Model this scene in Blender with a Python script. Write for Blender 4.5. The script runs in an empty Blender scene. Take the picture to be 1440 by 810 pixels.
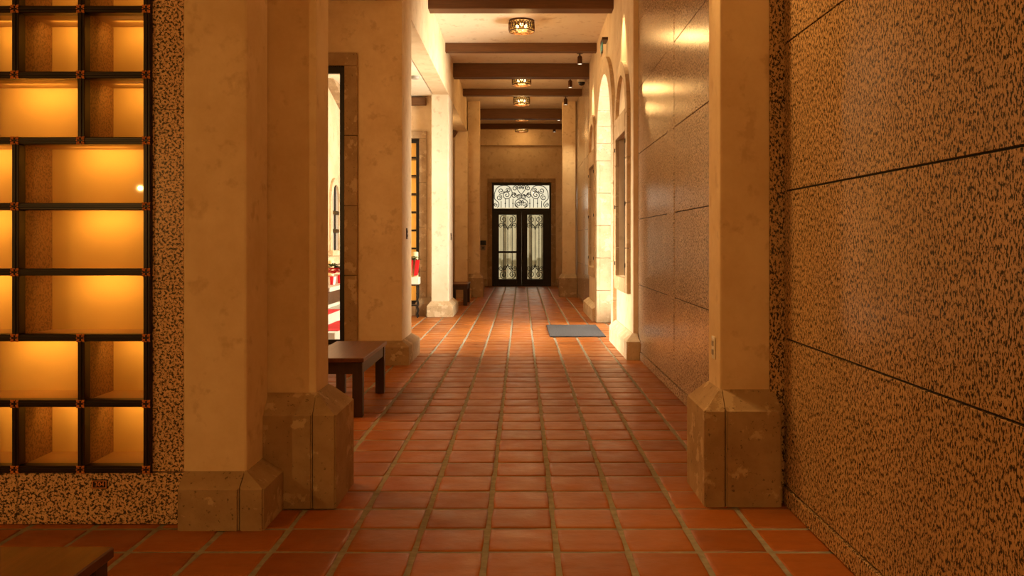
import bpy, bmesh, math, random
from mathutils import Vector, Matrix
random.seed(7)
S = bpy.context.scene
C = S.collection
PI = math.pi

# ------------------------------------------------------------------ materials
def mat(name):
    m = bpy.data.materials.new(name); m.use_nodes = True
    nt = m.node_tree; nt.nodes.clear()
    out = nt.nodes.new('ShaderNodeOutputMaterial')
    return m, nt, out
def N(nt, t, **kw):
    n = nt.nodes.new(t)
    for k, v in kw.items():
        if k in n.inputs: n.inputs[k].default_value = v
        else: setattr(n, k, v)
    return n
def principled(nt, out, col, rough=.5, metal=0., spec=.5):
    p = nt.nodes.new('ShaderNodeBsdfPrincipled')
    p.inputs['Base Color'].default_value = (*col, 1); p.inputs['Roughness'].default_value = rough
    p.inputs['Metallic'].default_value = metal; p.inputs['Specular IOR Level'].default_value = spec
    nt.links.new(p.outputs[0], out.inputs[0]); return p
def ramp(nt, stops, interp='LINEAR'):
    r = nt.nodes.new('ShaderNodeValToRGB'); r.color_ramp.interpolation = interp
    e = r.color_ramp.elements
    while len(e) < len(stops): e.new(.5)
    for i, (p, c) in enumerate(stops):
        e[i].position = p; e[i].color = (*c, 1) if len(c) == 3 else c
    return r
def pos(nt, scale=(1, 1, 1)):
    g = nt.nodes.new('ShaderNodeNewGeometry'); mp = nt.nodes.new('ShaderNodeMapping')
    mp.inputs['Scale'].default_value = scale
    nt.links.new(g.outputs['Position'], mp.inputs[0]); return mp.outputs[0]
def noise(nt, vec, scale, detail=3, rough=.55):
    n = nt.nodes.new('ShaderNodeTexNoise'); n.inputs['Scale'].default_value = scale
    n.inputs['Detail'].default_value = detail; n.inputs['Roughness'].default_value = rough
    nt.links.new(vec, n.inputs['Vector']); return n.outputs[0]
def mix(nt, fac, a, b, mode='MIX'):
    m = nt.nodes.new('ShaderNodeMix'); m.data_type = 'RGBA'; m.blend_type = mode
    for s, v in ((0, fac), (6, a), (7, b)):
        if hasattr(v, 'links') or hasattr(v, 'is_linked'): nt.links.new(v, m.inputs[s])
        elif isinstance(v, (int, float)): m.inputs[s].default_value = v
        else: m.inputs[s].default_value = (*v, 1)
    return m.outputs[2]
def bump(nt, p, h, strength, dist=.01):
    b = nt.nodes.new('ShaderNodeBump'); b.inputs['Strength'].default_value = strength
    b.inputs['Distance'].default_value = dist
    nt.links.new(h, b.inputs['Height']); nt.links.new(b.outputs[0], p.inputs['Normal'])

def plain(name, col, rough=.5, metal=0., spec=.5, var=.0, scale=8):
    m, nt, out = mat(name); p = principled(nt, out, col, rough, metal, spec)
    v = pos(nt)
    r = ramp(nt, [(.3, tuple(c * (1 - var) for c in col)), (.7, tuple(min(1, c * (1 + var)) for c in col))])
    nt.links.new(noise(nt, v, scale), r.inputs[0]); nt.links.new(r.outputs[0], p.inputs['Base Color'])
    return m

def plaster_mat(name, col, dark):
    m, nt, out = mat(name); p = principled(nt, out, col, .75, 0, .25)
    v = pos(nt)
    r = ramp(nt, [(.33, dark), (.60, col)])
    nt.links.new(noise(nt, v, 1.9, 6, .7), r.inputs[0])
    # trowel scuffs: small separate darker patches
    r2 = ramp(nt, [(.58, (0, 0, 0)), (.68, (1, 1, 1))])
    nt.links.new(noise(nt, v, 7.5, 4, .6), r2.inputs[0])
    v2 = pos(nt, (1, 1, .35))
    r3 = ramp(nt, [(.35, (.55, .55, .55)), (.7, (1, 1, 1))])
    nt.links.new(noise(nt, v2, 38, 3), r3.inputs[0])
    a = mix(nt, .38, r2.outputs[0], r3.outputs[0], 'MULTIPLY')
    mm = nt.nodes.new('ShaderNodeMath'); mm.operation = 'MULTIPLY'; mm.inputs[1].default_value = .55
    nt.links.new(a, mm.inputs[0])
    c = mix(nt, mm.outputs[0], r.outputs[0], tuple(x * f for x, f in zip(col, (.62, .52, .42))))
    nt.links.new(c, p.inputs['Base Color'])
    bump(nt, p, noise(nt, v, 16, 5, .65), .12, .02)
    return m

def stone_mat(name, col, dark, pale):
    m, nt, out = mat(name); p = principled(nt, out, col, .8, 0, .2)
    v = pos(nt)
    r = ramp(nt, [(.28, dark), (.6, col)])
    nt.links.new(noise(nt, v, 5, 6, .65), r.inputs[0])
    r2 = ramp(nt, [(.565, (0, 0, 0)), (.60, (1, 1, 1))])
    nt.links.new(noise(nt, v, 6.5, 6, .62), r2.inputs[0])
    r4 = ramp(nt, [(0, (0, 0, 0)), (1, (.85, .85, .85))]); nt.links.new(r2.outputs[0], r4.inputs[0])
    c = mix(nt, r4.outputs[0], r.outputs[0], pale)
    r3 = ramp(nt, [(.30, (.25, .25, .25)), (.37, (1, 1, 1))])
    nt.links.new(noise(nt, v, 55, 3, .6), r3.inputs[0])
    c = mix(nt, .7, c, r3.outputs[0], 'MULTIPLY')
    nt.links.new(c, p.inputs['Base Color'])
    h = mix(nt, .5, r3.outputs[0], r2.outputs[0])
    bump(nt, p, h, .45, .008)
    return m

def granite_mat(name, base, dark, mid, rough, scale=1., warp=(1, 1, 1)):
    m, nt, out = mat(name); p = principled(nt, out, base, rough, 0, .2)
    v = pos(nt, warp)
    r = ramp(nt, [(.435, dark), (.47, mid), (.50, base)])
    nt.links.new(noise(nt, v, 88 * scale, 4, .66), r.inputs[0])
    r2 = ramp(nt, [(.35, (.8, .72, .66)), (.65, (1, 1, 1))])
    nt.links.new(noise(nt, v, 120 * scale, 2), r2.inputs[0])
    c = mix(nt, .8, r.outputs[0], r2.outputs[0], 'MULTIPLY')
    r3 = ramp(nt, [(.3, (.82, .82, .82)), (.7, (1, 1, 1))])
    nt.links.new(noise(nt, v, 3, 3), r3.inputs[0])
    c = mix(nt, .8, c, r3.outputs[0], 'MULTIPLY')
    nt.links.new(c, p.inputs['Base Color'])
    return m

def tile_mat():
    m, nt, out = mat('terracotta_tiles'); p = principled(nt, out, (.4, .13, .045), .42, 0, .26)
    v = pos(nt)
    g = nt.nodes.new('ShaderNodeNewGeometry')
    r = ramp(nt, [(0, (.27, .080, .014)), (.35, (.32, .100, .018)), (.7, (.37, .122, .023)), (1, (.34, .096, .016))])
    nt.links.new(g.outputs['Random Per Island'], r.inputs[0])
    r2 = ramp(nt, [(.25, (.62, .55, .5)), (.5, (1, 1, 1)), (.8, (1.25, 1.3, 1.4))])
    nt.links.new(noise(nt, pos(nt, (.6, 1.8, 1)), 9, 6, .68), r2.inputs[0])
    c = mix(nt, .55, r.outputs[0], r2.outputs[0], 'MULTIPLY')
    r3 = ramp(nt, [(.20, (.2, .2, .2)), (.27, (1, 1, 1))]); nt.links.new(noise(nt, v, 60, 3), r3.inputs[0])
    c = mix(nt, .6, c, r3.outputs[0], 'MULTIPLY')
    nt.links.new(c, p.inputs['Base Color'])
    rr = ramp(nt, [(.3, (.30, .30, .30)), (.7, (.52, .52, .52))]); nt.links.new(noise(nt, v, 6, 4), rr.inputs[0])
    nt.links.new(rr.outputs[0], p.inputs['Roughness'])
    bump(nt, p, noise(nt, v, 14, 4, .6), .14, .02)
    return m

def wood_mat(name, a, b, rough, axis, spec=.5):
    m, nt, out = mat(name); p = principled(nt, out, a, rough, 0, spec)
    sc = [14, 14, 14]; sc[axis] = 1.0
    r = ramp(nt, [(.3, a), (.7, b)])
    nt.links.new(noise(nt, pos(nt, sc), 3, 5, .65), r.inputs[0]); nt.links.new(r.outputs[0], p.inputs['Base Color'])
    bump(nt, p, noise(nt, pos(nt, sc), 6, 3), .1, .005)
    return m

def glass_mat(name, tint=(1, 1, 1), refl=.08, rough=.02):
    m, nt, out = mat(name)
    t = N(nt, 'ShaderNodeBsdfTransparent'); t.inputs[0].default_value = (*tint, 1)
    g = N(nt, 'ShaderNodeBsdfGlossy'); g.inputs['Roughness'].default_value = rough
    lw = N(nt, 'ShaderNodeFresnel'); lw.inputs['IOR'].default_value = 1.4
    ms = N(nt, 'ShaderNodeMixShader')
    nt.links.new(lw.outputs[0], ms.inputs[0]); nt.links.new(t.outputs[0], ms.inputs[1]); nt.links.new(g.outputs[0], ms.inputs[2])
    nt.links.new(ms.outputs[0], out.inputs[0]); return m

def emit_mat(name, col, st):
    m, nt, out = mat(name); e = N(nt, 'ShaderNodeEmission'); e.inputs[0].default_value = (*col, 1); e.inputs[1].default_value = st
    nt.links.new(e.outputs[0], out.inputs[0]); return m

def mica_mat():
    m, nt, out = mat('amber_mica')
    e = N(nt, 'ShaderNodeEmission'); e.inputs[1].default_value = 1.1
    r = ramp(nt, [(.35, (.35, .12, .01)), (.55, (1, .55, .10)), (.7, (1, .85, .45))])
    nt.links.new(noise(nt, pos(nt), 28, 3), r.inputs[0]); nt.links.new(r.outputs[0], e.inputs[0])
    t = N(nt, 'ShaderNodeBsdfTransparent'); t.inputs[0].default_value = (1, .8, .5, 1)
    ms = N(nt, 'ShaderNodeMixShader'); ms.inputs[0].default_value = .4
    nt.links.new(t.outputs[0], ms.inputs[1]); nt.links.new(e.outputs[0], ms.inputs[2]); nt.links.new(ms.outputs[0], out.inputs[0])
    return m

M = {}
M['plaster'] = plaster_mat('cream_plaster', (.76, .60, .40), (.64, .47, .28))
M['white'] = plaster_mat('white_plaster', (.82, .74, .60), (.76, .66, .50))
M['ceil'] = plaster_mat('ceiling_plaster', (.76, .66, .53), (.72, .61, .47))
M['stone'] = stone_mat('tan_cantera_stone', (.41, .285, .165), (.28, .18, .095), (.54, .40, .25))
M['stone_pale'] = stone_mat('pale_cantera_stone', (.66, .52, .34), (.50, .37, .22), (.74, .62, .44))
M['stone_mid'] = stone_mat('warm_cantera_stone', (.50, .34, .19), (.38, .25, .13), (.58, .42, .25))
M['granite'] = granite_mat('speckled_granite', (.64, .43, .22), (.035, .03, .02), (.20, .12, .065), .22, 1.2, (1, 1, .55))
M['granite_bright'] = granite_mat('niche_wall_granite', (.84, .57, .33), (.05, .035, .024), (.24, .15, .085), .35, 1.0)
M['granite_grey'] = granite_mat('grey_tan_granite', (.66, .50, .36), (.09, .07, .05), (.34, .25, .17), .19, .95, (1, 1, .75))
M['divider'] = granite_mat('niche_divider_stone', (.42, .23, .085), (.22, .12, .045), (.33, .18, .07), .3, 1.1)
M['joint'] = plain('dark_joint', (.02, .015, .01), .9)
M['tile'] = tile_mat()
M['grout'] = plain('sandy_grout', (.29, .265, .205), .9, 0, .2, .2, 20)
M['beam'] = wood_mat('brown_beam_wood', (.115, .050, .018), (.16, .072, .027), .6, 0, .3)
M['dark_wood'] = wood_mat('dark_bench_wood', (.030, .012, .007), (.055, .022, .012), .45, 2)
M['seat_wood'] = wood_mat('bench_seat_wood', (.085, .030, .011), (.145, .052, .020), .34, 1, .25)
M['iron'] = plain('black_iron', (.014, .011, .009), .45, .3, .5, .3)
M['bronze_dark'] = plain('dark_bronze', (.018, .010, .007), .38, .4, .5, .3)
M['copper'] = plain('copper', (.72, .27, .08), .4, .25, .5, .15)
M['bronze'] = plain('aged_bronze', (.10, .045, .02), .4, .7, .5, .3)
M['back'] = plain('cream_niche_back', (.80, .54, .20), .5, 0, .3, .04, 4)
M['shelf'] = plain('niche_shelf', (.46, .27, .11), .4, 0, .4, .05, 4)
M['glass'] = glass_mat('clear_glass')
M['niche_glass'] = glass_mat('niche_glass', (.98, .96, .92))
M['door_glass'] = glass_mat('door_glass', (.80, .80, .76))
M['mica'] = mica_mat()
M['bulb'] = emit_mat('warm_bulb', (1, .72, .36), 30)
M['strip'] = emit_mat('warm_light_strip', (1, .60, .2), 4)
M['spot_lens'] = emit_mat('spot_lens', (1, .85, .6), 2)
M['white_plastic'] = plain('white_plastic', (.75, .70, .60), .4)
M['black_plastic'] = plain('black_plastic', (.012, .012, .013), .25)
M['grey_plastic'] = plain('grey_plastic', (.34, .31, .27), .4)
M['mat'] = plain('blue_grey_mat', (.075, .072, .078), .95, 0, .03, .7, 60)
M['red'] = plain('red_cloth', (.55, .015, .02), .7, 0, .2, .15)
M['red_flower'] = plain('red_petals', (.62, .012, .012), .6, 0, .2, .3, 30)
M['leaf'] = plain('green_leaves', (.035, .075, .02), .6, 0, .3, .4, 30)
M['marble'] = plain('white_marble', (.60, .56, .48), .4, 0, .4, .05)
M['wax'] = plain('candle_wax', (.85, .72, .42), .5)
M['foil'] = plain('white_foil', (.8, .74, .68), .3)
M['green_sign'] = emit_mat('green_sign_letters', (.45, .78, .36), .45)
M['court'] = plain('courtyard_wall', (.62, .58, .48), .8, 0, .2, .1, 3)
M['court_slat'] = plain('courtyard_slats', (.20, .17, .12), .8, 0, .2, .3, 3)
M['ground'] = plain('courtyard_paving', (.60, .52, .40), .85, 0, .2, .15, 4)

# ------------------------------------------------------------------ mesh helpers
def box(bm, x0, x1, y0, y1, z0, z1, bev=0., seg=1):
    vs = [bm.verts.new((x, y, z)) for x in (x0, x1) for y in (y0, y1) for z in (z0, z1)]
    fs = [(0, 1, 3, 2), (4, 6, 7, 5), (0, 4, 5, 1), (2, 3, 7, 6), (0, 2, 6, 4), (1, 5, 7, 3)]
    ff = [bm.faces.new([vs[i] for i in f]) for f in fs]
    if bev > 0:
        es = list({e for f in ff for e in f.edges})
        bmesh.ops.bevel(bm, geom=es, offset=bev, segments=seg, affect='EDGES', profile=.5)
def hexa(bm, lo, hi):
    """solid between two 4-point rings (counter-clockwise)"""
    a = [bm.verts.new(p) for p in lo]; b = [bm.verts.new(p) for p in hi]
    bm.faces.new(a[::-1]); bm.faces.new(b)
    for i in range(4): bm.faces.new((a[i], a[(i + 1) % 4], b[(i + 1) % 4], b[i]))
def tube(bm, pts, r, n=6, closed=False):
    pts = [Vector(p) for p in pts]; rings = []
    L = len(pts)
    up = Vector((0, 0, 1))
    for i, p in enumerate(pts):
        if closed: t = pts[(i + 1) % L] - pts[i - 1]
        else: t = pts[min(i + 1, L - 1)] - pts[max(i - 1, 0)]
        t.normalize()
        a = t.cross(Vector((0, 1, 0)))
        if a.length < .2: a = t.cross(Vector((1, 0, 0)))
        a.normalize(); b = t.cross(a).normalized()
        rr = r[i] if isinstance(r, (list, tuple)) else r
        rings.append([bm.verts.new(p + (a * math.cos(2 * PI * k / n) + b * math.sin(2 * PI * k / n)) * rr) for k in range(n)])
    for i in range(L if closed else L - 1):
        A, B = rings[i], rings[(i + 1) % L]
        for k in range(n): bm.faces.new((A[k], A[(k + 1) % n], B[(k + 1) % n], B[k]))
    if not closed:
        bm.faces.new(rings[0][::-1]); bm.faces.new(rings[-1])
def lathe(bm, prof, c=(0, 0, 0), n=24, axis='z'):
    rings = []
    for r, h in prof:
        ring = []
        for k in range(n):
            a = 2 * PI * k / n
            if axis == 'z': p = (c[0] + r * math.cos(a), c[1] + r * math.sin(a), c[2] + h)
            else: p = (c[0] + r * math.cos(a), c[1] + h, c[2] + r * math.sin(a))
            ring.append(bm.verts.new(p))
        rings.append(ring)
    for A, B in zip(rings, rings[1:]):
        for k in range(n): bm.faces.new((A[k], A[(k + 1) % n], B[(k + 1) % n], B[k]))
    bm.faces.new(rings[0]); bm.faces.new(rings[-1])
def obj(name, bm, m, parent=None, smooth=False, loc=None):
    bmesh.ops.recalc_face_normals(bm, faces=bm.faces)
    me = bpy.data.meshes.new(name); bm.to_mesh(me); bm.free()
    for k in (m if isinstance(m, (list, tuple)) else [m]): me.materials.append(k)
    if smooth:
        for p in me.polygons: p.use_smooth = True
    o = bpy.data.objects.new(name, me); C.objects.link(o)
    if parent:
        o.parent = parent; o.matrix_parent_inverse = Matrix.Translation(-parent.location)
    if loc: o.location = loc
    return o
def nb(): return bmesh.new()
def B(name, m, parent, *a, **k):
    bm = nb(); box(bm, *a, **k); return obj(name, bm, m, parent)
def tag(o, label, cat, group=None):
    o['label'] = label; o['category'] = cat
    if group: o['group'] = group
    return o
def thing(name, label, cat, loc, group=None):
    o = bpy.data.objects.new(name, None); C.objects.link(o); o.location = loc; o.empty_display_size = .1
    return tag(o, label, cat, group)
def struct(o):
    o['kind'] = 'structure'; return o
def dup(root, loc, label):
    r = root.copy(); C.objects.link(r); r.location = loc; r['label'] = label
    for ch in root.children:
        c = ch.copy(); C.objects.link(c); c.parent = r
        for g in ch.children:
            d = g.copy(); C.objects.link(d); d.parent = c
    return r

# ------------------------------------------------------------------ floor of terracotta tiles
PX, PY, X0, Y0 = .2998, .2998, -.1527, 3.718
bm = nb()
box(bm, -4.6, 1.9, -2.3, 26.3, -.15, -.0055)
for f in bm.faces: f.material_index = 1
ring = [(0, 0), (.5, 0), (1, 0), (1, .5), (1, 1), (.5, 1), (0, 1), (0, .5)]
for i in range(-15, 7):
    for j in range(-21, 76):
        xa, ya = X0 + i * PX, Y0 + j * PY
        if xa < -4.6 or xa > 1.75: continue
        g = .0105
        dz = random.uniform(-.0012, .0012); tx = random.uniform(-.002, .002); ty = random.uniform(-.002, .002)
        jx, jy = random.uniform(-.0025, .0025), random.uniform(-.0025, .0025)
        rings = []
        wob = [random.uniform(-.0018, .0018) for _ in range(16)]
        for ins, h in ((0, -.007), (.0015, -.0035), (.007, -.001), (.020, 0)):
            rg = []
            for k, (u, v) in enumerate(ring):
                x = xa + g + ins + u * (PX - 2 * g - 2 * ins) + jx + wob[k]
                y = ya + g + ins + v * (PY - 2 * g - 2 * ins) + jy + wob[k + 8]
                if k % 2 == 0:  # soften corners
                    x += (.5 - u) * .006; y += (.5 - v) * .006
                rg.append(bm.verts.new((x, y, h + dz + tx * (u - .5) + ty * (v - .5))))
            rings.append(rg)
        for a, b in zip(rings, rings[1:]):
            for k in range(8):
                f = bm.faces.new((a[k], a[(k + 1) % 8], b[(k + 1) % 8], b[k])); f.smooth = True
        f = bm.faces.new(rings[-1]); f.smooth = True
struct(obj('floor', bm, [M['tile'], M['grout']]))

# ------------------------------------------------------------------ ceilings
struct(B('ceiling', M['ceil'], None, -1.6, 1.8, 4.7, 26.3, 4.61, 4.75))
struct(B('ceiling_hall', M['ceil'], None, -4.7, 1.9, -2.4, 4.7, 4.3, 4.75))
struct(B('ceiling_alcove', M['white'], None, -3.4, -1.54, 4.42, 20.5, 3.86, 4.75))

# ------------------------------------------------------------------ granite right walls
def granite_wall(name, x, y0, y1, ztop, seams, m, base_h=.09):
    bm = nb()
    hs = [.092]
    while hs[-1] < ztop: hs.append(hs[-1] + .7295)
    ys = [y0] + [s for s in seams] + [y1]
    box(bm, x + .012, x + .35, y0, y1, 0, ztop)
    for f in bm.faces: f.material_index = 1
    k = len(bm.faces)
    def panel(ya, yb, za, zb, dx=0.):
        n0 = len(bm.faces)
        box(bm, x - dx, x + .02, ya + .0022, yb - .0022, za + .004, zb - .004, .0015)
    spans = []
    cur = y0
    for s in seams:   # a seam is a narrow vertical strip between panels
        spans.append((cur, s[0], 1)); spans.append((s[0], s[1], 0)); cur = s[1]
    spans.append((cur, y1, 1))
    for ya, yb, full in spans:
        if full:
            for za, zb in zip(hs, hs[1:]): panel(ya, yb, za, min(zb, ztop))
        else: panel(ya - .0018, yb + .0018, .092, ztop, .003)
    panel(y0, y1, 0.0, .092, .010)
    bm.faces.ensure_lookup_table()
    for i in range(k, len(bm.faces)): bm.faces[i].material_index = 0
    return struct(obj(name, bm, [m, M['joint']]))
granite_wall('wall_right', 1.306, -2.4, 4.40, 4.4, [], M['granite'])
bm = nb(); box(bm, 1.235, 1.60, 4.405, 4.72, 0, 4.3); struct(obj('wall_right_return', bm, M['granite']))
granite_wall('wall_right_corridor', 1.306, 4.72, 10.05, 4.7, [(7.58, 7.93)], M['granite_grey'])
granite_wall('wall_right_far', 1.306, 16.35, 21.0, 4.7, [(18.5, 18.75)], M['granite_grey'])

# ------------------------------------------------------------------ plaster wall with arched door and two arched windows
WX0, WX1 = 1.25, 1.78
DC, DR, DS = 13.05, 1.2, 2.6          # door centre, half width of the hole, springing height
WINS = (10.85, 15.35)
bm = nb()
def strip(ya, yb, la, lb, ha, hb):
    hexa(bm, [(WX0, ya, la), (WX1, ya, la), (WX1, yb, lb), (WX0, yb, lb)], [(WX0, ya, ha), (WX1, ya, ha), (WX1, yb, hb), (WX0, yb, hb)])
def winpart(c):
    strip(c - .53, c + .53, 0, 0, .87, .87); strip(c - .53, c + .53, 2.62, 2.62, 4.7, 4.7)
strip(9.91, WINS[0] - .53, 0, 0, 4.7, 4.7); winpart(WINS[0]); strip(WINS[0] + .53, DC - DR, 0, 0, 4.7, 4.7)
n = 24
for i in range(n):
    a0, a1 = PI - PI * i / n, PI - PI * (i + 1) / n
    strip(DC + DR * math.cos(a0), DC + DR * math.cos(a1), DS + DR * math.sin(a0), DS + DR * math.sin(a1), 4.7, 4.7)
strip(DC + DR, WINS[1] - .53, 0, 0, 4.7, 4.7); winpart(WINS[1]); strip(WINS[1] + .53, 16.35, 0, 0, 4.7, 4.7)
struct(obj('wall_right_plaster', bm, M['plaster']))
def plinth(bm, x0, x1, y0, y1, h1, h2, sx0, sx1, sy0, sy1):
    hexa(bm, [(x0, y0, 0), (x1, y0, 0), (x1, y1, 0), (x0, y1, 0)], [(x0, y0, h1), (x1, y0, h1), (x1, y1, h1), (x0, y1, h1)])
    hexa(bm, [(x0, y0, h1), (x1, y0, h1), (x1, y1, h1), (x0, y1, h1)], [(sx0, sy0, h2), (sx1, sy0, h2), (sx1, sy1, h2), (sx0, sy1, h2)])
bm = nb(); plinth(bm, 1.153, 1.304, 9.72, 11.66, .2, .275, 1.235, 1.29, 9.9, 11.66)
struct(obj('baseboard_right', bm, M['stone_pale']))
bm = nb(); plinth(bm, 1.153, 1.304, 14.43, 16.55, .2, .275, 1.235, 1.29, 14.43, 16.4)
struct(obj('baseboard_right_far', bm, M['stone_pale']))

def arch_ring(bm, c, rin, rout, spring, x0, x1, nst, z0=None, nleg=0, gap=.003):
    """voussoirs around the arch, then jamb blocks down to z0"""
    sub = 3
    for k in range(nst):
        a0, a1 = PI * k / nst, PI * (k + 1) / nst
        e = gap / rout
        for s in range(sub):
            b0 = a0 + (a1 - a0) * s / sub + (e if s == 0 else 0); b1 = a0 + (a1 - a0) * (s + 1) / sub - (e if s == sub - 1 else 0)
            q = [(rin, b0), (rout, b0), (rout, b1), (rin, b1)]
            lo = [(x0, c + r * math.cos(t), spring + r * math.sin(t)) for r, t in q]
            hi = [(x1, p[1], p[2]) for p in lo]
            hexa(bm, lo, hi)
    if nleg:
        h = (spring - z0) / nleg
        for k in range(nleg):
            for sgn in (-1, 1):
                ya, yb = sorted((c + sgn * rin, c + sgn * rout))
                box(bm, x0, x1, ya, yb, z0 + k * h + gap, z0 + (k + 1) * h - gap, .004)
# door
bm = nb(); arch_ring(bm, DC, 1.15, 1.40, DS, 1.20, 1.255, 13, 0.0, 5)
arch_ring(bm, DC, 1.15, 1.199, DS, 1.255, 1.775, 13, 0.0, 5)
door2 = struct(obj('door_2', bm, M['stone_pale']))
bm = nb()
for y in (-1.10, -.03, .03, 1.10): box(bm, 1.66, 1.71, DC + y - .03, DC + y + .03, .0, 2.62)
for z in (.03, .9, 2.58): box(bm, 1.66, 1.71, DC - 1.12, DC + 1.12, z, z + .06)
tube(bm, [(1.685, DC + 1.11 * math.cos(PI * k / 20), DS + 1.11 * math.sin(PI * k / 20)) for k in range(21)], .035)
for k in range(1, 6): tube(bm, [(1.685, DC, DS), (1.685, DC + 1.1 * math.cos(PI * k / 6), DS + 1.1 * math.sin(PI * k / 6))], .012)
obj('door_frame', bm, M['iron'], door2)
bm = nb()
pts = [(1.685, DC - 1.1, .05), (1.685, DC + 1.1, .05)] + [(1.685, DC + 1.1 * math.cos(PI * k / 20), DS + 1.1 * math.sin(PI * k / 20)) for k in range(21)]
bm.faces.new([bm.verts.new(p) for p in pts]); obj('glass', bm, M['glass'], door2)
# windows
for wi, c in enumerate(WINS):
    bm = nb()
    arch_ring(bm, c, .53, .70, 2.80, 1.205, 1.255, 9, .70, 4)
    box(bm, 1.200, 1.255, c - .53, c + .53, .70, .87, .006)
    box(bm, 1.200, 1.255, c - .53, c + .53, 2.60, 2.86, .006)
    w = struct(obj('window_%d' % (wi + 1), bm, M['stone_mid']))
    bm = nb()
    for y in (-.50, 0, .50): box(bm, 1.32, 1.37, c + y - .022, c + y + .022, .87, 2.62)
    for z in (.87, 1.29, 1.72, 2.15, 2.58): box(bm, 1.325, 1.365, c - .52, c + .52, z, z + .04)
    obj('window_grille', bm, M['iron'], w)
    B('pane', M['door_glass'], w, 1.345, 1.35, c - .52, c + .52, .88, 2.61)
    for side in (-1, 1):
        bm = nb()
        for z in (1.0, 1.72, 2.45): box(bm, 1.195, 1.21, c + side * .56 - .012, c + side * .56 + .012, z, z + .05)
        obj('hinge', bm, M['iron'], w)

# ------------------------------------------------------------------ left side walls
struct(B('wall_left', M['plaster'], None, -1.55, -1.27, 4.7, 20.9, 3.86, 4.65))        # header over the bays
bm = nb()                                                                              # cross wall with the chapel window
box(bm, -1.74, -1.27, 9.4, 10.2, .0, 3.86); box(bm, -3.3, -1.88, 9.4, 9.75, 0, .21); box(bm, -1.88, -1.74, 9.43, 9.75, 0, 3.16)
box(bm, -3.3, -1.74, 9.4, 9.75, 3.16, 3.86)
struct(obj('wall_chapel', bm, M['plaster']))
bm = nb()
plinth(bm, -1.80, -1.185, 9.30, 10.32, .19, .25, -1.80, -1.268, 9.398, 10.205)
struct(obj('baseboard_left', bm, M['stone']))
def rect_surround(name, x0, x1, y, z0, z1, w, dep, m, hb, left=True):
    bm = nb()
    k = max(2, round((z1 - z0) / hb)); h = (z1 - z0) / k
    for s, on in ((x1, True), (x0 - w, left)):
        if not on: continue
        for i in range(k): box(bm, s, s + w, y, y + dep, z0 + i * h + .002, z0 + (i + 1) * h - .002, .006)
    k = max(2, round((x1 - x0 + 2 * w) / .5)); h = (x1 - x0 + 2 * w) / k
    for i in range(k): box(bm, x0 - w + i * h + .002, x0 - w + (i + 1) * h - .002, y, y + dep, z1, z1 + w, .006)
    return struct(obj(name, bm, m))
win3 = rect_surround('window_3', -2.98, -1.876, 9.36, .2, 3.165, .136, .3, M['stone'], .74)
bm = nb(); box(bm, -2.98, -1.876, 9.40, 9.46, .20, .26); box(bm, -2.98, -1.876, 9.40, 9.46, 3.09, 3.165)
for x in (-2.98, -1.93): box(bm, x, x + .054, 9.40, 9.46, .26, 3.09)
obj('window_frame', bm, M['iron'], win3)
B('pane', M['glass'], win3, -2.95, -1.9, 9.43, 9.434, .25, 3.1)

# wall behind bay two, with stone surround
bm = nb(); box(bm, -3.3, -1.5, 15.62, 15.9, 3.16, 3.86); box(bm, -1.8, -1.5, 15.62, 16.2, 0, 3.16); box(bm, -3.3, -1.8, 15.62, 15.9, 0, .2)
box(bm, -3.3, -1.5, 16.2, 16.3, 0, 3.86)
struct(obj('wall_alcove', bm, M['plaster']))
rect_surround('trim_1', -2.98, -1.80, 15.56, .0, 3.12, .13, .2, M['stone'], .74)
bm = nb(); plinth(bm, -1.86, -1.55, 15.47, 15.62, .22, .32, -1.80, -1.55, 15.55, 15.62)
struct(obj('baseboard_alcove', bm, M['stone']))
lint = tag(B('wooden_lintel', M['beam'], None, -3.0, -1.68, 15.5, 15.62, 3.70, 3.83, bev=.006), 'short brown wooden lintel high on the alcove wall above the amber cabinet', 'lintel')

w5 = struct(bpy.data.objects.new('window_5', None)); C.objects.link(w5); w5.location = (-3.2, 11.4, .1)
bm = nb()
for y in (10.15, 10.98, 11.80, 12.64): box(bm, -3.2, -3.14, y, y + .06, .1, 3.5)
for z in (.1, 1.2, 2.3, 3.44): box(bm, -3.195, -3.145, 10.15, 12.7, z, z + .06)
obj('window_frame', bm, M['iron'], w5)
B('pane', M['glass'], w5, -3.172, -3.168, 10.18, 12.67, .12, 3.48)

# outer left walls
bm = nb(); box(bm, -3.3, -3.1, 4.4, 9.4, 0, 3.86)
box(bm, -3.3, -3.1, 9.75, 10.15, 0, 3.86); box(bm, -3.3, -3.1, 10.15, 12.7, 3.5, 3.86); box(bm, -3.3, -3.1, 10.15, 12.7, 0, .1); box(bm, -3.3, -3.1, 12.7, 15.62, 0, 3.86)
struct(obj('wall_chapel_left', bm, M['plaster']))
bm = nb(); box(bm, -2.7, -2.5, 16.3, 20.5, 0, 3.86); box(bm, -2.7, -1.27, 20.53, 20.82, 0, 4.7)
struct(obj('wall_left_far', bm, M['plaster']))
bm = nb()
for k in range(5): box(bm, -1.78, -1.57, 20.44, 20.5, .0 + k * .74 + .002, (k + 1) * .74 - .002, .004)
struct(obj('trim_2', bm, M['stone']))
bm = nb()
prof = [(0, 0), (.14, 0), (.14, -.04), (.12, -.07), (.10, -.12), (.05, -.16), (0, -.17)]
a = [bm.verts.new((-1.64 + u, 20.30, 3.855 + v)) for u, v in prof]; b = [bm.verts.new((-1.64 + u, 20.5, 3.855 + v)) for u, v in prof]
bm.faces.new(a); bm.faces.new(b[::-1])
for i in range(len(a)): bm.faces.new((a[i], a[(i + 1) % len(a)], b[(i + 1) % len(a)], b[i]))
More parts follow.
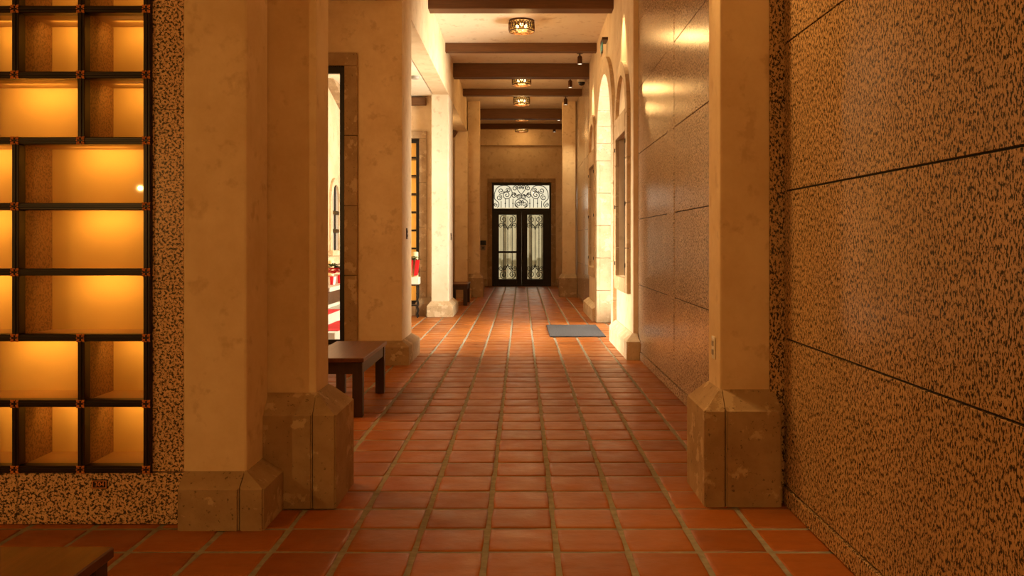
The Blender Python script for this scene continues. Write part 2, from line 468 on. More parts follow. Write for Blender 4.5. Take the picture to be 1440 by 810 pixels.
tag(obj('corbel', bm, M['beam']), 'small dark curved corbel under the soffit beside the far left pier', 'corbel')

# end wall and side walls by the entrance
bm = nb()
EY = 25.9
box(bm, -1.6, -.90, EY, EY + .3, 0, 4.7); box(bm, .90, 1.75, EY, EY + .3, 0, 4.7); box(bm, -.90, .90, EY, EY + .3, 3.03, 4.7)
struct(obj('wall_end', bm, M['plaster']))
struct(B('trim_3', M['plaster'], None, -1.31, 1.31, EY - .12, EY, 4.11, 4.61))
bm = nb(); box(bm, -1.6, -1.31, 20.9, EY, 0, 4.7); struct(obj('wall_left_entry', bm, M['plaster']))
bm = nb(); box(bm, 1.31, 1.6, 21.0, EY, 0, 4.7); struct(obj('wall_right_entry', bm, M['plaster']))
for nm, x0, x1 in (('baseboard_end', -1.31, -1.02), ('baseboard_end_right', 1.02, 1.31)):
    struct(B(nm, M['stone'], None, x0, x1, EY - .06, EY, 0, .22, bev=.01))

# near hall closure
bm = nb(); box(bm, -4.7, 1.7, -2.4, -2.2, 0, 4.4); struct(obj('wall_back', bm, M['plaster']))
bm = nb(); box(bm, -4.7, -4.5, -2.2, 4.4, 0, 4.4); struct(obj('wall_left_hall', bm, M['plaster']))
struct(B('wall_hall_header', M['plaster'], None, -1.3, 1.35, 4.42, 4.70, 4.2, 4.7))

# ------------------------------------------------------------------ pillars
def pillar(name, label, sx0, sx1, sy0, sy1, px0, px1, py0, py1, h1, h2, joint, ztop=4.3, m='plaster', sm='stone'):
    t = thing(name, label, 'pillar', ((sx0 + sx1) / 2, (sy0 + sy1) / 2, 0))
    bm = nb(); box(bm, sx0, sx1, sy0, sy1, .1, ztop, .012, 2); obj('shaft', bm, M[m], t)
    bm = nb()
    cl = lambda v, a, b: min(max(v, a), b)
    cuts = [px0] + joint + [px1]
    for k, (xa, xb) in enumerate(zip(cuts, cuts[1:])):
        xa2 = xa + (.002 if k else 0); xb2 = xb - (.002 if k < len(cuts) - 2 else 0)
        n0 = len(bm.verts)
        lv = [(0, 0, 0), (h1, 0, 0), (h1 + .004, .006, 1)]
        r1 = [(xa2, py0), (xb2, py0), (xb2, py1), (xa2, py1)]
        def at(fr): return [(p[0] + (cl(p[0], sx0, sx1) - p[0]) * fr, p[1] + (cl(p[1], sy0, sy1) - p[1]) * fr) for p in r1]
        seq = [(0, 0.), (h1, 0.), (h1 + .008, .12), (h2 - .012, .86), (h2, 1.02)]
        rings = [[bm.verts.new((*p, z)) for p in at(fr)] for z, fr in seq]
        bm.faces.new(rings[0][::-1]); bm.faces.new(rings[-1])
        for A, Bq in zip(rings, rings[1:]):
            for i in range(4): bm.faces.new((A[i], A[(i + 1) % 4], Bq[(i + 1) % 4], Bq[i]))
    es = [e for e in bm.edges if abs(e.verts[0].co.z - e.verts[1].co.z) > .1]
    bmesh.ops.bevel(bm, geom=es, offset=.008, segments=2, affect='EDGES')
    obj('pedestal', bm, M[sm], t)
    return t
pillar('pillar', 'cream plaster pillar on low stone base, touching the granite wall of lit niches', -1.553, -1.26, 4.06, 4.40, -1.548, -1.16, 3.977, 4.40, .184, .25, [-1.27])
pillar('pillar', 'cream plaster pillar on tall brown stone base, left side of corridor mouth', -1.30, -1.022, 4.41, 4.69, -1.30, -.905, 4.31, 4.78, .452, .55, [-1.02])
rp = pillar('pillar', 'cream plaster pillar on tall brown stone base, in front of right granite wall', .99, 1.26, 4.42, 4.69, .896, 1.275, 4.335, 4.80, .468, .565, [1.0])
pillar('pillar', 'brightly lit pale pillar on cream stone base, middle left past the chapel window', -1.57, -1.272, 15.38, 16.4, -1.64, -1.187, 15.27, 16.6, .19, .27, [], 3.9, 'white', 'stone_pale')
pillar('pillar', 'far left plaster pier on tall stone base, beside the intercom', -1.27, -.985, 20.85, 21.1, -1.30, -.90, 20.75, 21.2, .45, .55, [], 4.63)
pillar('pillar', 'far right plaster pier on tall stone base, right of the iron entrance door', .96, 1.27, 20.85, 21.1, .885, 1.30, 20.75, 21.2, .45, .55, [], 4.63)
pillar('pillar', 'narrow plaster pier on low base just behind the far bench', -1.55, -1.25, 20.5, 20.84, -1.6, -1.16, 20.4, 20.74, .19, .26, [], 3.87)

# ------------------------------------------------------------------ ceiling beams
beams = [(12.02, 3.166, .24, 'flat brown ceiling beam nearest the camera, at the very top edge'),
         (14.72, 3.166, .145, 'thin brown ceiling beam just behind the first drum lamp'),
         (16.42, 3.06, .265, 'deep brown ceiling beam directly in front of the second drum lamp'),
         (19.15, 3.166, .145, 'thin brown ceiling beam between the second and third drum lamps'),
         (22.0, 3.06, .265, 'deep dark ceiling beam spanning between the two far piers'),
         (24.8, 3.166, .145, 'thin dark ceiling beam closest to the entrance door wall')]
for y, h, dz, lab in beams:
    w = .26 if dz > .2 else .16
    e = 1.305
    tag(B('ceiling_beam', M['beam'], None, -1.275, 1.255 if y < 16.3 else e, y, y + w, 1.3 + h, 4.61, bev=.006), lab, 'beam', 'corridor ceiling beams')

# ------------------------------------------------------------------ benches
def bench(label, x0, x1, y0, y1, h):
    t = thing('bench', label, 'bench', ((x0 + x1) / 2, (y0 + y1) / 2, 0), 'dark wooden benches')
    B('seat', M['seat_wood'], t, x0, x1, y0, y1, h - .032, h, bev=.004)
    i = .012
    bm = nb()
    box(bm, x0 + .08, x1 - .08, y0 + .02, y0 + .05, h - .12, h - .033); box(bm, x0 + .08, x1 - .08, y1 - .05, y1 - .02, h - .12, h - .033)
    box(bm, x0 + .02, x0 + .05, y0 + .08, y1 - .08, h - .12, h - .033); box(bm, x1 - .05, x1 - .02, y0 + .08, y1 - .08, h - .12, h - .033)
    obj('apron', bm, M['dark_wood'], t)
    for xx in (x0 + i, x1 - i - .075):
        for yy in (y0 + i, y1 - i - .075):
            B('leg', M['dark_wood'], t, xx, xx + .075, yy, yy + .075, .001, h - .033, bev=.004)
    return t
bench('dark wooden bench beside the stone-based pillar, left of the corridor', -1.60, -1.165, 6.53, 7.66, .441)
bench('small distant dark wooden bench between the bright pillar and far pier', -1.50, -1.10, 18.0, 19.05, .441)
bench('dark bench whose corner shows at the bottom left, nearest the camera', -1.85, -1.15, 1.1, 2.50, .44)

# ------------------------------------------------------------------ niche wall
NX, NZ, P = -1.716, .258, .301      # right edge, bottom, pitch
NYF = 4.08
nc, nr = 4, 8
XL, ZT = NX - nc * P, NZ + nr * P
bm = nb()
def gb(x0, x1, z0, z1, y0=NYF): box(bm, x0 + .001, x1 - .001, y0, 4.40, z0 + .001, z1 - .001, .0015)
for za, zb in ((.24, 1.083), (1.083, 1.91), (1.91, 4.3)):
    gb(NX + .012, -1.556, za, zb)
gb(-2.32, -1.5535, 0, .238, 4.07); gb(-4.5, -2.32, 0, .238, 4.07)
gb(XL - .02, NX + .012, ZT + .015, 4.3)
gb(-4.5, XL - .014, .24, 4.3)
struct(obj('wall_niches', bm, M['granite_bright']))
struct(B('wall_niche_backing', M['joint'], None, -3.0, -1.7, 4.375, 4.40, .2, 2.7))

layout = {0: [(0, 1), (1, 1), (2, 1), (3, 1)], 1: [(0, 1), (1, 2), (3, 1)], 2: [(0, 2), (2, 2)], 3: [(0, 2), (2, 2)], 4: [(0, 2), (2, 2)],
          5: [(0, 1), (1, 2), (3, 1)], 6: [(0, 1), (1, 1), (2, 1), (3, 1)], 7: [(0, 1), (1, 1), (2, 1), (3, 1)]}
rows_txt = ['bottom row', 'second row up', 'third row up', 'fourth row up', 'fifth row up', 'sixth row up', 'seventh row up', 'top row']
fr = thing('niche_frame', 'dark bronze grid framing the amber-lit niches on the left granite wall', 'frame', ((NX + XL) / 2, NYF, NZ))
hb = .016
def bar(h, x0, x1, z0, z1):
    bm = nb()
    box(bm, x0, x1, NYF - .028, NYF + .03, z0, z1, .003)
    if h:
        m_ = (z0 + z1) / 2; box(bm, x0, x1, NYF - .034, NYF - .02, m_ - .005, m_ + .005, .002)
    else:
        m_ = (x0 + x1) / 2; box(bm, m_ - .005, m_ + .005, NYF - .034, NYF - .02, z0, z1, .002)
    obj('horizontal_bar' if h else 'vertical_bar', bm, M['bronze_dark'], fr)
for r in range(nr + 1): bar(True, XL - hb, NX + hb, NZ + r * P - hb, NZ + r * P + hb)
ros = set()
for r in range(nr):
    edges = {0} | {c + w for c, w in layout[r]}
    for c in edges:
        x = NX - c * P
        bar(False, x - hb, x + hb, NZ + r * P + hb, NZ + (r + 1) * P - hb)
        ros.add((c, r)); ros.add((c, r + 1))
ros_proto = None
def rosette_bm():
    bm = nb()
    for k in range(4):
        a = PI / 4 + k * PI / 2
        d = Vector((math.cos(a), 0, math.sin(a))); s = Vector((-math.sin(a), 0, math.cos(a))); o_ = Vector((0, -1, 0))
        pts = [d * .004, d * .013 + s * .0062, d * .021, d * .013 - s * .0062]
        base = [bm.verts.new(p) for p in pts]; top = bm.verts.new(d * .013 + o_ * .006)
        for i in range(4): bm.faces.new((base[i], base[(i + 1) % 4], top))
        bm.faces.new(base)
    for k in range(4):
        a = k * PI / 2
        d = Vector((math.cos(a), 0, math.sin(a)))
        lathe(bm, [(.0005, -.004), (.0025, -.003), (.0025, 0)], (d.x * .012, 0, d.z * .012), 6, 'y')
    return bm
for c, r in sorted(ros):
    if ros_proto is None:
        bmr = rosette_bm(); bmesh.ops.recalc_face_normals(bmr, faces=bmr.faces)
        me = bpy.data.meshes.new('rosette'); bmr.to_mesh(me); bmr.free(); me.materials.append(M['copper'])
        o = bpy.data.objects.new('rosette', me); o['label'] = 'copper four-petal rosette'; ros_proto = o
    else:
        o = ros_proto.copy()
    C.objects.link(o); o.parent = fr
    o.scale = (1.3, 1.3, 1.3)
    o.location = (NX - c * P - fr.location.x, -.0345, NZ + r * P - fr.location.z)
ND = .25
for r in range(nr):
    for c, w in layout[r]:
        x1 = NX - c * P - .006; x0 = NX - (c + w) * P + .006
        z0, z1 = NZ + r * P + .006, NZ + (r + 1) * P - .006
        nth = ['against the right granite border', 'second column from right', 'third column from right', 'fourth column from right'][c]
        t = thing('display_niche', '%s amber-lit glazed niche in the %s, %s' % ('double-width' if w == 2 else 'square', rows_txt[r], nth), 'niche', ((x0 + x1) / 2, NYF + .1, z0), 'lit wall niches')
        ya, yb = NYF + .03, NYF + .03 + ND
        B('back_panel', M['back'], t, x0 + .004, x1 - .004, yb - .006, yb, z0 + .004, z1 - .004)
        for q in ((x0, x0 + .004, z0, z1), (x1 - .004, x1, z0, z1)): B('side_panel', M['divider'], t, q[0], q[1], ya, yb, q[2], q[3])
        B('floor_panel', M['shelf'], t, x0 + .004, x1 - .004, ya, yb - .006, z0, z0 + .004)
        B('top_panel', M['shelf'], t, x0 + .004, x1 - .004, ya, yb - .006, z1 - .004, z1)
        B('glass_pane', M['niche_glass'], t, x0 + .004, x1 - .004, ya + .004, ya + .008, z0 + .004, z1 - .004)
        L = bpy.data.lights.new('niche_light', 'AREA'); L.shape = 'RECTANGLE'; L.size = (x1 - x0) * .5; L.size_y = .03
        L.energy = .42 * w; L.color = (1, .51, .10)
        lo = bpy.data.objects.new('niche_light', L); C.objects.link(lo)
        lo.location = ((x0 + x1) / 2, ya + .11, z1 - .012)
        lo.rotation_euler = (math.radians(52), 0, 0)

# number plaque
def text_mesh(s, size, m, name, parent, loc, rot, depth=.001):
    cu = bpy.data.curves.new(name, 'FONT'); cu.body = s; cu.size = size; cu.align_x = 'CENTER'; cu.align_y = 'CENTER'; cu.extrude = depth
    tmp = bpy.data.objects.new('tmp', cu); C.objects.link(tmp)
    bpy.context.view_layer.update()
    me = bpy.data.meshes.new_from_object(tmp.evaluated_get(bpy.context.evaluated_depsgraph_get()))
    bpy.data.objects.remove(tmp)
    me.materials.clear(); me.materials.append(m); me.name = name
    o = bpy.data.objects.new(name, me); C.objects.link(o)
    o.parent = parent; o.matrix_parent_inverse = Matrix.Translation(-parent.location)
    o.location = loc; o.rotation_euler = rot
    return o
px_, pz_ = -1.937, .187
pl = thing('number_plaque', 'tiny black plaque with copper border reading 304 below the lit niches', 'plaque', (px_, 4.07, pz_))
B('plate', M['black_plastic'], pl, px_ - .035, px_ + .035, 4.062, 4.0695, pz_ - .021, pz_ + .021, bev=.001)
bm = nb()
for q in ((-.033, .033, .0145, .018), (-.033, .033, -.018, -.0145), (-.033, -.0295, -.0145, .0145), (.0295, .033, -.0145, .0145)):
    box(bm, px_ + q[0], px_ + q[1], 4.059, 4.0625, pz_ + q[2], pz_ + q[3])
obj('border', bm, M['copper'], pl)
text_mesh('304', .030, M['copper'], 'digits', pl, (px_, 4.0612, pz_), (PI / 2, 0, 0))

# ------------------------------------------------------------------ drum ceiling lamps
def drum_lamp(label, y):
    x, R, H, zc = 0.0, .19, .165, 4.61
    t = thing('drum_lamp', label, 'ceiling lamp', (x, y, zc), 'drum ceiling lamps')
    bm = nb(); lathe(bm, [(R, -.014), (R, 0)], (x, y, zc), 40); obj('ceiling_plate', bm, M['bronze'], t)
    bm = nb()
    for z in (-.02, -H):
        n = 40
        A = [[bm.verts.new((x + r * math.cos(2 * PI * k / n), y + r * math.sin(2 * PI * k / n), zc + z + dz)) for k in range(n)] for r, dz in ((R, .012), (R, -.008), (R - .006, -.008), (R - .006, .012))]
        for i in range(4):
            for k in range(n): bm.faces.new((A[i][k], A[i][(k + 1) % n], A[(i + 1) % 4][(k + 1) % n], A[(i + 1) % 4][k]))
    obj('rims', bm, M['bronze'], t)
    bm = nb()
    nw = 12
    for ph in (0, PI):                               # two interlacing waves: the pierced scroll band
        pts = []
        for k in range(96):
            a = 2 * PI * k / 96
            pts.append((x + R * math.cos(a), y + R * math.sin(a), zc - .09 + .055 * math.sin(nw * a + ph)))
        tube(bm, pts, .0065, 5, True)
    for k in range(nw * 2):                          # small scroll rings
        a = 2 * PI * (k + .5) / (nw * 2)
        for dz in (-.035, .035) if k % 2 else (0,):
            pts = []
            for q in range(10):
                b = 2 * PI * q / 10
                aa = a + .016 * math.cos(b) / R
                pts.append((x + R * math.cos(aa), y + R * math.sin(aa), zc - .09 + dz + .016 * math.sin(b)))
            tube(bm, pts, .004, 4, True)
    obj('scroll_band', bm, M['bronze'], t)
    bm = nb()
    for k in range(8):
        a = 2 * PI * k / 8
        tube(bm, [(x + r * math.cos(a + s), y + r * math.sin(a + s), zc - H) for r, s in ((.02, 0), (.06, .3), (.10, .1), (.14, .25), (.186, 0))], .005, 5)
    for r in (.06, .12): tube(bm, [(x + r * math.cos(2 * PI * k / 20), y + r * math.sin(2 * PI * k / 20), zc - H) for k in range(20)], .005, 5, True)
    obj('bottom_grille', bm, M['bronze'], t)
    bm = nb(); n = 32; r = R - .014
    top = [bm.verts.new((x + r * math.cos(2 * PI * k / n), y + r * math.sin(2 * PI * k / n), zc - .02)) for k in range(n)]
    bot = [bm.verts.new((x + r * math.cos(2 * PI * k / n), y + r * math.sin(2 * PI * k / n), zc - H + .008)) for k in range(n)]
    for k in range(n): bm.faces.new((top[k], top[(k + 1) % n], bot[(k + 1) % n], bot[k]))
    bm.faces.new(bot); obj('shade', bm, M['mica'], t)
    for k in range(3):
        a = 2 * PI * k / 3 - PI / 2
        bm = nb(); bmesh.ops.create_uvsphere(bm, u_segments=10, v_segments=8, radius=.026, matrix=Matrix.Translation((x + .075 * math.cos(a), y + .075 * math.sin(a), zc - .075)))
        obj('bulb', bm, M['bulb'], t, True)
    L = bpy.data.lights.new('drum_light', 'POINT'); L.energy = LAMP if y < 22 else 9; L.color = (1, .56, .19); L.shadow_soft_size = .10
    o = bpy.data.objects.new('drum_light', L); C.objects.link(o); o.location = (x, y, zc - H - .06)
LAMP = 29
for y, lab in ((13.25, 'bronze pierced drum ceiling lamp nearest the camera, between the first two beams'),
               (17.75, 'second bronze drum ceiling lamp, tucked right behind the deep beam'),
               (20.3, 'third bronze drum ceiling lamp, in front of the far deep beam'),
               (22.95, 'fourth drum ceiling lamp, half hidden behind the far deep beam'),
               (25.3, 'last drum ceiling lamp, just above the entrance door wall')):
    drum_lamp(lab, y)

# ------------------------------------------------------------------ spot lights
def spot(label, x, y, energy, aim):
    zc = 4.61
    t = thing('spotlight', label, 'spotlight', (x, y, zc), 'ceiling spotlights')
    bm = nb(); lathe(bm, [(.055, -.016), (.055, 0)], (x, y, zc), 20); obj('mount', bm, M['bronze'], t)
    bm = nb(); tube(bm, [(x, y, zc - .016), (x, y, zc - .06)], .012, 8); obj('stem', bm, M['bronze_dark'], t)
    bm = nb(); lathe(bm, [(.028, -.055), (.042, -.075), (.044, -.20), (.040, -.20), (.036, -.192)], (x, y, zc), 20); obj('housing', bm, M['bronze'], t, False)
    bm = nb(); lathe(bm, [(.033, -.1985), (.033, -.193)], (x, y, zc), 16); obj('lens', bm, M['spot_lens'], t)
    L = bpy.data.lights.new('spot_light', 'SPOT'); L.energy = energy; L.color = (1, .74, .38); L.spot_size = math.radians(58); L.spot_blend = .8; L.shadow_soft_size = .04
    o = bpy.data.objects.new('spot_light', L); C.objects.link(o); o.location = (x, y, zc - .215)
    d = Vector(aim) - o.location; o.rotation_euler = d.to_track_quat('-Z', 'Y').to_euler()
SP = 200
spot('bronze ceiling spotlight nearest the exit sign, before the deep beam', 1.02, 15.5, SP, (1.25, 15.5, 1.5))
spot('bronze ceiling spotlight above the nearer arched window', 1.02, 10.85, SP * .8, (1.25, 10.85, 2.6))
spot('bronze ceiling spotlight beside the white security camera', .98, 17.85, SP * .5, (1.3, 17.9, 1.5))
spot('dark ceiling spotlight level with the third drum lamp', 1.0, 20.1, SP * .6, (1.1, 20.8, 2.0))
spot('dark ceiling spotlight half hidden behind the far deep beam', .95, 22.7, SP * .15, (1.2, 22.7, 1.5))
spot('dark ceiling spotlight farthest away by the door wall', .93, 25.1, SP * .15, (1.2, 25.1, 1.5))

# ------------------------------------------------------------------ security cameras
def camera_dome(label, x, y, s=1.):
    t = thing('security_camera', label, 'security camera', (x, y, 4.61))
    bm = nb(); lathe(bm, [(.075 * s, 0), (.078 * s, -.01), (.075 * s, -.085 * s), (.062 * s, -.10 * s)], (x, y, 4.61), 28); obj('housing', bm, M['white_plastic'], t)
    bm = nb(); lathe(bm, [(.06 * s, -.10 * s), (.053 * s, -.13 * s), (.032 * s, -.152 * s), (.004, -.16 * s)], (x, y, 4.61), 24); obj('dome', bm, M['black_plastic'], t, True)
camera_dome('white dome security camera on ceiling near the right wall', 1.20, 17.7, 1.2)
camera_dome('far small white dome security camera behind the far deep beam', .80, 22.6, .8)

sd = thing('smoke_detector', 'small round smoke detector on the bright alcove ceiling, left of the corridor', 'smoke detector', (-1.65, 13.7, 3.86))
bm = nb(); lathe(bm, [(.075, -.012), (.075, 0)], (-1.65, 13.7, 3.86), 24); obj('base', bm, M['grey_plastic'], sd)
bm = nb(); lathe(bm, [(.066, -.012), (.060, -.040), (.03, -.048)], (-1.65, 13.7, 3.86), 24); obj('housing', bm, M['grey_plastic'], sd)

# ------------------------------------------------------------------ exit sign
ex = thing('exit_sign', 'clear exit sign with green letters on the wall above the arched door', 'sign', (1.2, 12.95, 4.03))
B('panel', M['glass'], ex, 1.17, 1.177, 12.78, 13.12, 4.03, 4.24)
B('bracket', M['bronze'], ex, 1.165, 1.249, 12.80, 13.10, 4.225, 4.262, bev=.003)
text_mesh('EXIT', .16, M['green_sign'], 'letters', ex, (1.168, 12.95, 4.13), (PI / 2, 0, -PI / 2))

# ------------------------------------------------------------------ door mat
bm = nb(); box(bm, .385, 1.15, 12.05, 13.72, .002, .016, .004)
tag(obj('door_mat', bm, M['mat']), 'flat blue-grey door mat lying before the arched doorway', 'mat')

# ------------------------------------------------------------------ switches, intercom
def plate(name, label, cat, x, y0, y1, z0, z1, out, m, mi):
    t = thing(name, label, cat, (x, (y0 + y1) / 2, z0))
    a, b = sorted((x, x + out)); B('cover_plate', M[m], t, a, b, y0, y1, z0, z1, bev=.002)
    yc, zc = (y0 + y1) / 2, (z0 + z1) / 2
    a, b = sorted((x + out, x + out * 1.7))
    for s in (-1, 1): B('toggle', M[mi], t, a, b, yc - .016, yc + .016, zc + s * .022 - .014, zc + s * .022 + .014, bev=.002)
plate('wall_switch', 'brown switch plate on the side of the wall beside chapel window', 'switch', -1.269, 9.72, 9.83, 1.33, 1.45, .008, 'bronze', 'black_plastic')
plate('wall_switch', 'small brown switch plate on the side of the bright middle pillar', 'switch', -1.271, 15.85, 15.98, 1.33, 1.46, .008, 'bronze', 'black_plastic')
plate('power_outlet', 'pale outlet plate low on the side of the right pillar', 'outlet', .989, 4.51, 4.58, .70, .815, -.007, 'white_plastic', 'grey_plastic')
t = thing('intercom', 'black card reader above a grey call box, left of the entrance door', 'intercom', (-1.14, EY, 1.05))
B('card_reader', M['black_plastic'], t, -1.225, -1.04, EY - .04, EY - .001, 1.20, 1.335, bev=.006)
B('call_box', M['grey_plastic'], t, -1.20, -1.06, EY - .035, EY - .001, 1.05, 1.185, bev=.006)
bm = nb(); lathe(bm, [(.025, -.008), (.025, 0)], (-1.13, EY - .035, 1.12), 16, 'y'); obj('call_button', bm, M['black_plastic'], t)

# ------------------------------------------------------------------ entrance door
K = EY / 1245.
def DX(px): return (px - 733.5) * K
def DZ(py): return (340 - py) * K + 1.3
bm = nb()
w = .12
for s in (-1, 1):
    xa, xb = sorted((s * .865, s * .995)); n = 4
    for i in range(n): box(bm, xa, xb, EY - .05, EY + .2, i * 3.03 / n + .002, (i + 1) * 3.03 / n - .002, .006)
for i in range(5): box(bm, -.995 + i * .398 + .002, -.995 + (i + 1) * .398 - .002, EY - .05, EY + .2, 3.03, 3.15, .006)
struct(obj('trim_4', bm, M['stone']))
d1 = struct(bpy.data.objects.new('door_1', None)); C.objects.link(d1); d1.location = (0, EY + .05, 0)
bm = nb()
box(bm, -.863, -.81, EY + .02, EY + .12, .0, 3.02); box(bm, .81, .863, EY + .02, EY + .12, .0, 3.02)
box(bm, -.81, .81, EY + .02, EY + .12, 2.955, 3.02); box(bm, -.81, .81, EY + .02, EY + .12, 2.20, 2.275); box(bm, -.81, .81, EY + .02, EY + .12, .001, .03)
obj('door_frame', bm, M['iron'], d1)
B('transom_glass', M['glass'], d1, -.82, .82, EY + .085, EY + .09, 2.27, 2.96)
gz0, gz1 = DZ(392.5), DZ(302)
for side in (-1, 1):
    xa, xb = (DX(701.5), DX(726.6)) if side < 0 else (DX(741.6), DX(763.5))
    l, r = (-.8098, -.0004) if side < 0 else (.0004, .8098)
    bm = nb()
    box(bm, l, xa, EY + .035, EY + .095, .032, 2.199, .002); box(bm, xb, r, EY + .035, EY + .095, .032, 2.199, .002)
    box(bm, xa, xb, EY + .035, EY + .095, .032, gz0, .004); box(bm, xa, xb, EY + .035, EY + .095, gz1, 2.199, .002)
    if side < 0: box(bm, xa, xb, EY + .04, EY + .09, DZ(356), DZ(353), .002)
    leaf = obj('door_leaf', bm, M['iron'], d1)
    B('pane', M['door_glass'], leaf, xa - .005, xb + .005, EY + .075, EY + .08, gz0 - .005, gz1 + .005)
    hx = DX(730.4) if side < 0 else DX(736.2)
    bm = nb(); tube(bm, [(hx, EY + .035, DZ(329)), (hx, EY - .02, DZ(329)), (hx, EY - .03, DZ(332)), (hx, EY - .03, DZ(349)), (hx, EY - .02, DZ(352)), (hx, EY + .035, DZ(352))], .014, 8)
    for z in (328, 352.5): box(bm, hx - .025, hx + .025, EY + .02, EY + .037, DZ(z) - .04, DZ(z) + .04, .004)
    obj('handle', bm, M['iron'], leaf)
    # ironwork over the leaf glass
    bm = nb(); yy = EY + .055
    def spiral(cx, cz, r0, a0, turns, sgn, rad=.011, r_end=.012):
        pts = []
        n = int(18 * turns) + 4
        for k in range(n + 1):
            u = k / n
            rr = r0 + (r_end - r0) * u; a = a0 + sgn * 2 * PI * turns * u
            pts.append((cx + rr * math.cos(a), yy, cz + rr * math.sin(a)))
        tube(bm, pts, rad, 5)
    W = xb - xa; xm = (xa + xb) / 2
    for k in (1, 2, 3): 
        x = xa + W * k / 4
        tube(bm, [(x, yy, gz0 + .05), (x, yy, gz1 - .05)], .010, 5)
        bmesh.ops.create_uvsphere(bm, u_segments=8, v_segments=6, radius=.014, matrix=Matrix.Translation((x, yy, gz0 + (gz1 - gz0) * (.5 if k == 2 else .62))))
    for zb, up in ((gz1, -1), (gz0, 1)):
        for s in (-1, 1):
            spiral(xm + s * W * .24, zb + up * .13, .115, PI / 2 * up * -1, 1.6, s * up)
            spiral(xm + s * W * .36, zb + up * .30, .075, -PI / 2 * up * -1, 1.4, -s * up)
            spiral(xm + s * W * .13, zb + up * .34, .06, PI / 2 * up * -1, 1.4, s * up)
            tube(bm, [(xm + s * W * .24, yy, zb + up * .245), (xm + s * W * .10, yy, zb + up * .30), (xm, yy, zb + up * .44)], .011, 5)
    obj('ironwork', bm, M['iron'], leaf)
# transom ironwork : coordinates from the 1440 x 736 reading of the window (x 690-778, y 255-300)
bm = nb(); yy = EY + .055
sx, sy = 88 / 1440., 45 / 736.
def T(u, v): return (DX(690 + u * sx), yy, DZ(255 + v * sy))
def spi(cu, cv, r0, a0, turns, sgn, rend=14, rad=.0115, mirror=True):
    for mir in ((1, -1) if mirror else (1,)):
        pts = []
        n = int(20 * turns) + 4
        for k in range(n + 1):
            t_ = k / n; rr = r0 + (rend - r0) * t_; a = math.radians(a0) + sgn * 2 * PI * turns * t_
            u = cu + rr * math.cos(a); v = cv - rr * math.sin(a)
            if mir < 0: u = 1412 - u
            pts.append(T(u, v))
        tube(bm, pts, rad, 5)
def poly(ps, rad=.0115, mirror=True):
    for mir in ((1, -1) if mirror else (1,)):
        # catmull-rom smoothing
        q = [Vector((p[0], p[1], 0)) for p in ps]; out = []
        for i in range(len(q) - 1):
            p0, p1, p2, p3 = q[max(i - 1, 0)], q[i], q[i + 1], q[min(i + 2, len(q) - 1)]
            for s in range(6):
                t_ = s / 6
                out.append(.5 * ((2 * p1) + (p2 - p0) * t_ + (2 * p0 - 5 * p1 + 4 * p2 - p3) * t_ ** 2 + (3 * p1 - p0 - 3 * p2 + p3) * t_ ** 3))
        out.append(q[-1])
        tube(bm, [T(p.x if mir > 0 else 1412 - p.x, p.y) for p in out], rad, 5)
poly([(85, 330), (95, 250), (150, 150), (240, 100), (360, 95), (450, 150), (490, 240), (480, 320), (430, 380), (370, 400)])
spi(370, 310, 92, -90, 1.5, -1)
spi(240, 215, 70, 0, 1.45, -1)
poly([(310, 250), (350, 235), (400, 200)])
spi(405, 205, 55, 180, 1.3, -1)
spi(195, 370, 70, 90, 1.5, -1)
poly([(85, 330), (90, 400), (140, 450), (185, 500), (185, 560), (150, 600)])
spi(120, 540, 45, 90, 1.2, 1)
spi(550, 150, 62, 100, 1.4, -1)
spi(530, 320, 62, 90, 1.4, -1)
spi(645, 350, 50, 90, 1.4, 1)
poly([(485, 260), (540, 270), (600, 330), (650, 300), (706, 330)])
poly([(706, 300), (640, 220), (612, 160), (630, 100), (680, 95), (706, 140)])
spi(672, 150, 28, 90, 1.2, 1)
poly([(706, 300), (720, 390), (800, 420), (850, 480), (845, 560), (780, 603)])
spi(775, 530, 62, -90, 1.4, 1)
spi(672, 465, 30, 90, 1.2, -1)
poly([(706, 460), (706, 560)], mirror=False)
for u in (240, 335, 425, 512): 
    poly([(u, 400 if u != 240 else 450), (u, 603)], .0105)
for u in (335, 512):
    for uu in (u, 1412 - u):
        p = T(uu, 505); bmesh.ops.create_uvsphere(bm, u_segments=8, v_segments=6, radius=.022, matrix=Matrix.Translation(p))
obj('transom_ironwork', bm, M['iron'], d1)

# courtyard outside the entrance and the arched door
struct(B('courtyard_ground', M['ground'], None, -9, 16, 26.3, 40, -.2, -.02))
struct(B('courtyard_ground_side', M['ground'], None, 1.9, 16, 2, 26.3, -.2, -.02))
bm = nb(); box(bm, -6, 8, 33.3, 33.6, -.02, 2.6)
for k in range(36): box(bm, -5.9 + k * .38, -5.9 + k * .38 + .17, 33.2, 33.3, -.02, 2.5)
for f in bm.faces: f.material_index = 0
struct(obj('wall_courtyard', bm, [M['court']]))
bm = nb()
for k in range(9): box(bm, -2 + k * .45, -2 + k * .45 + .12, 31.0, 31.15, -.02, 2.4)
box(bm, -2, 1.75, 31.02, 31.13, 2.25, 2.4)
struct(obj('wall_courtyard_slats', bm, M['court_slat']))

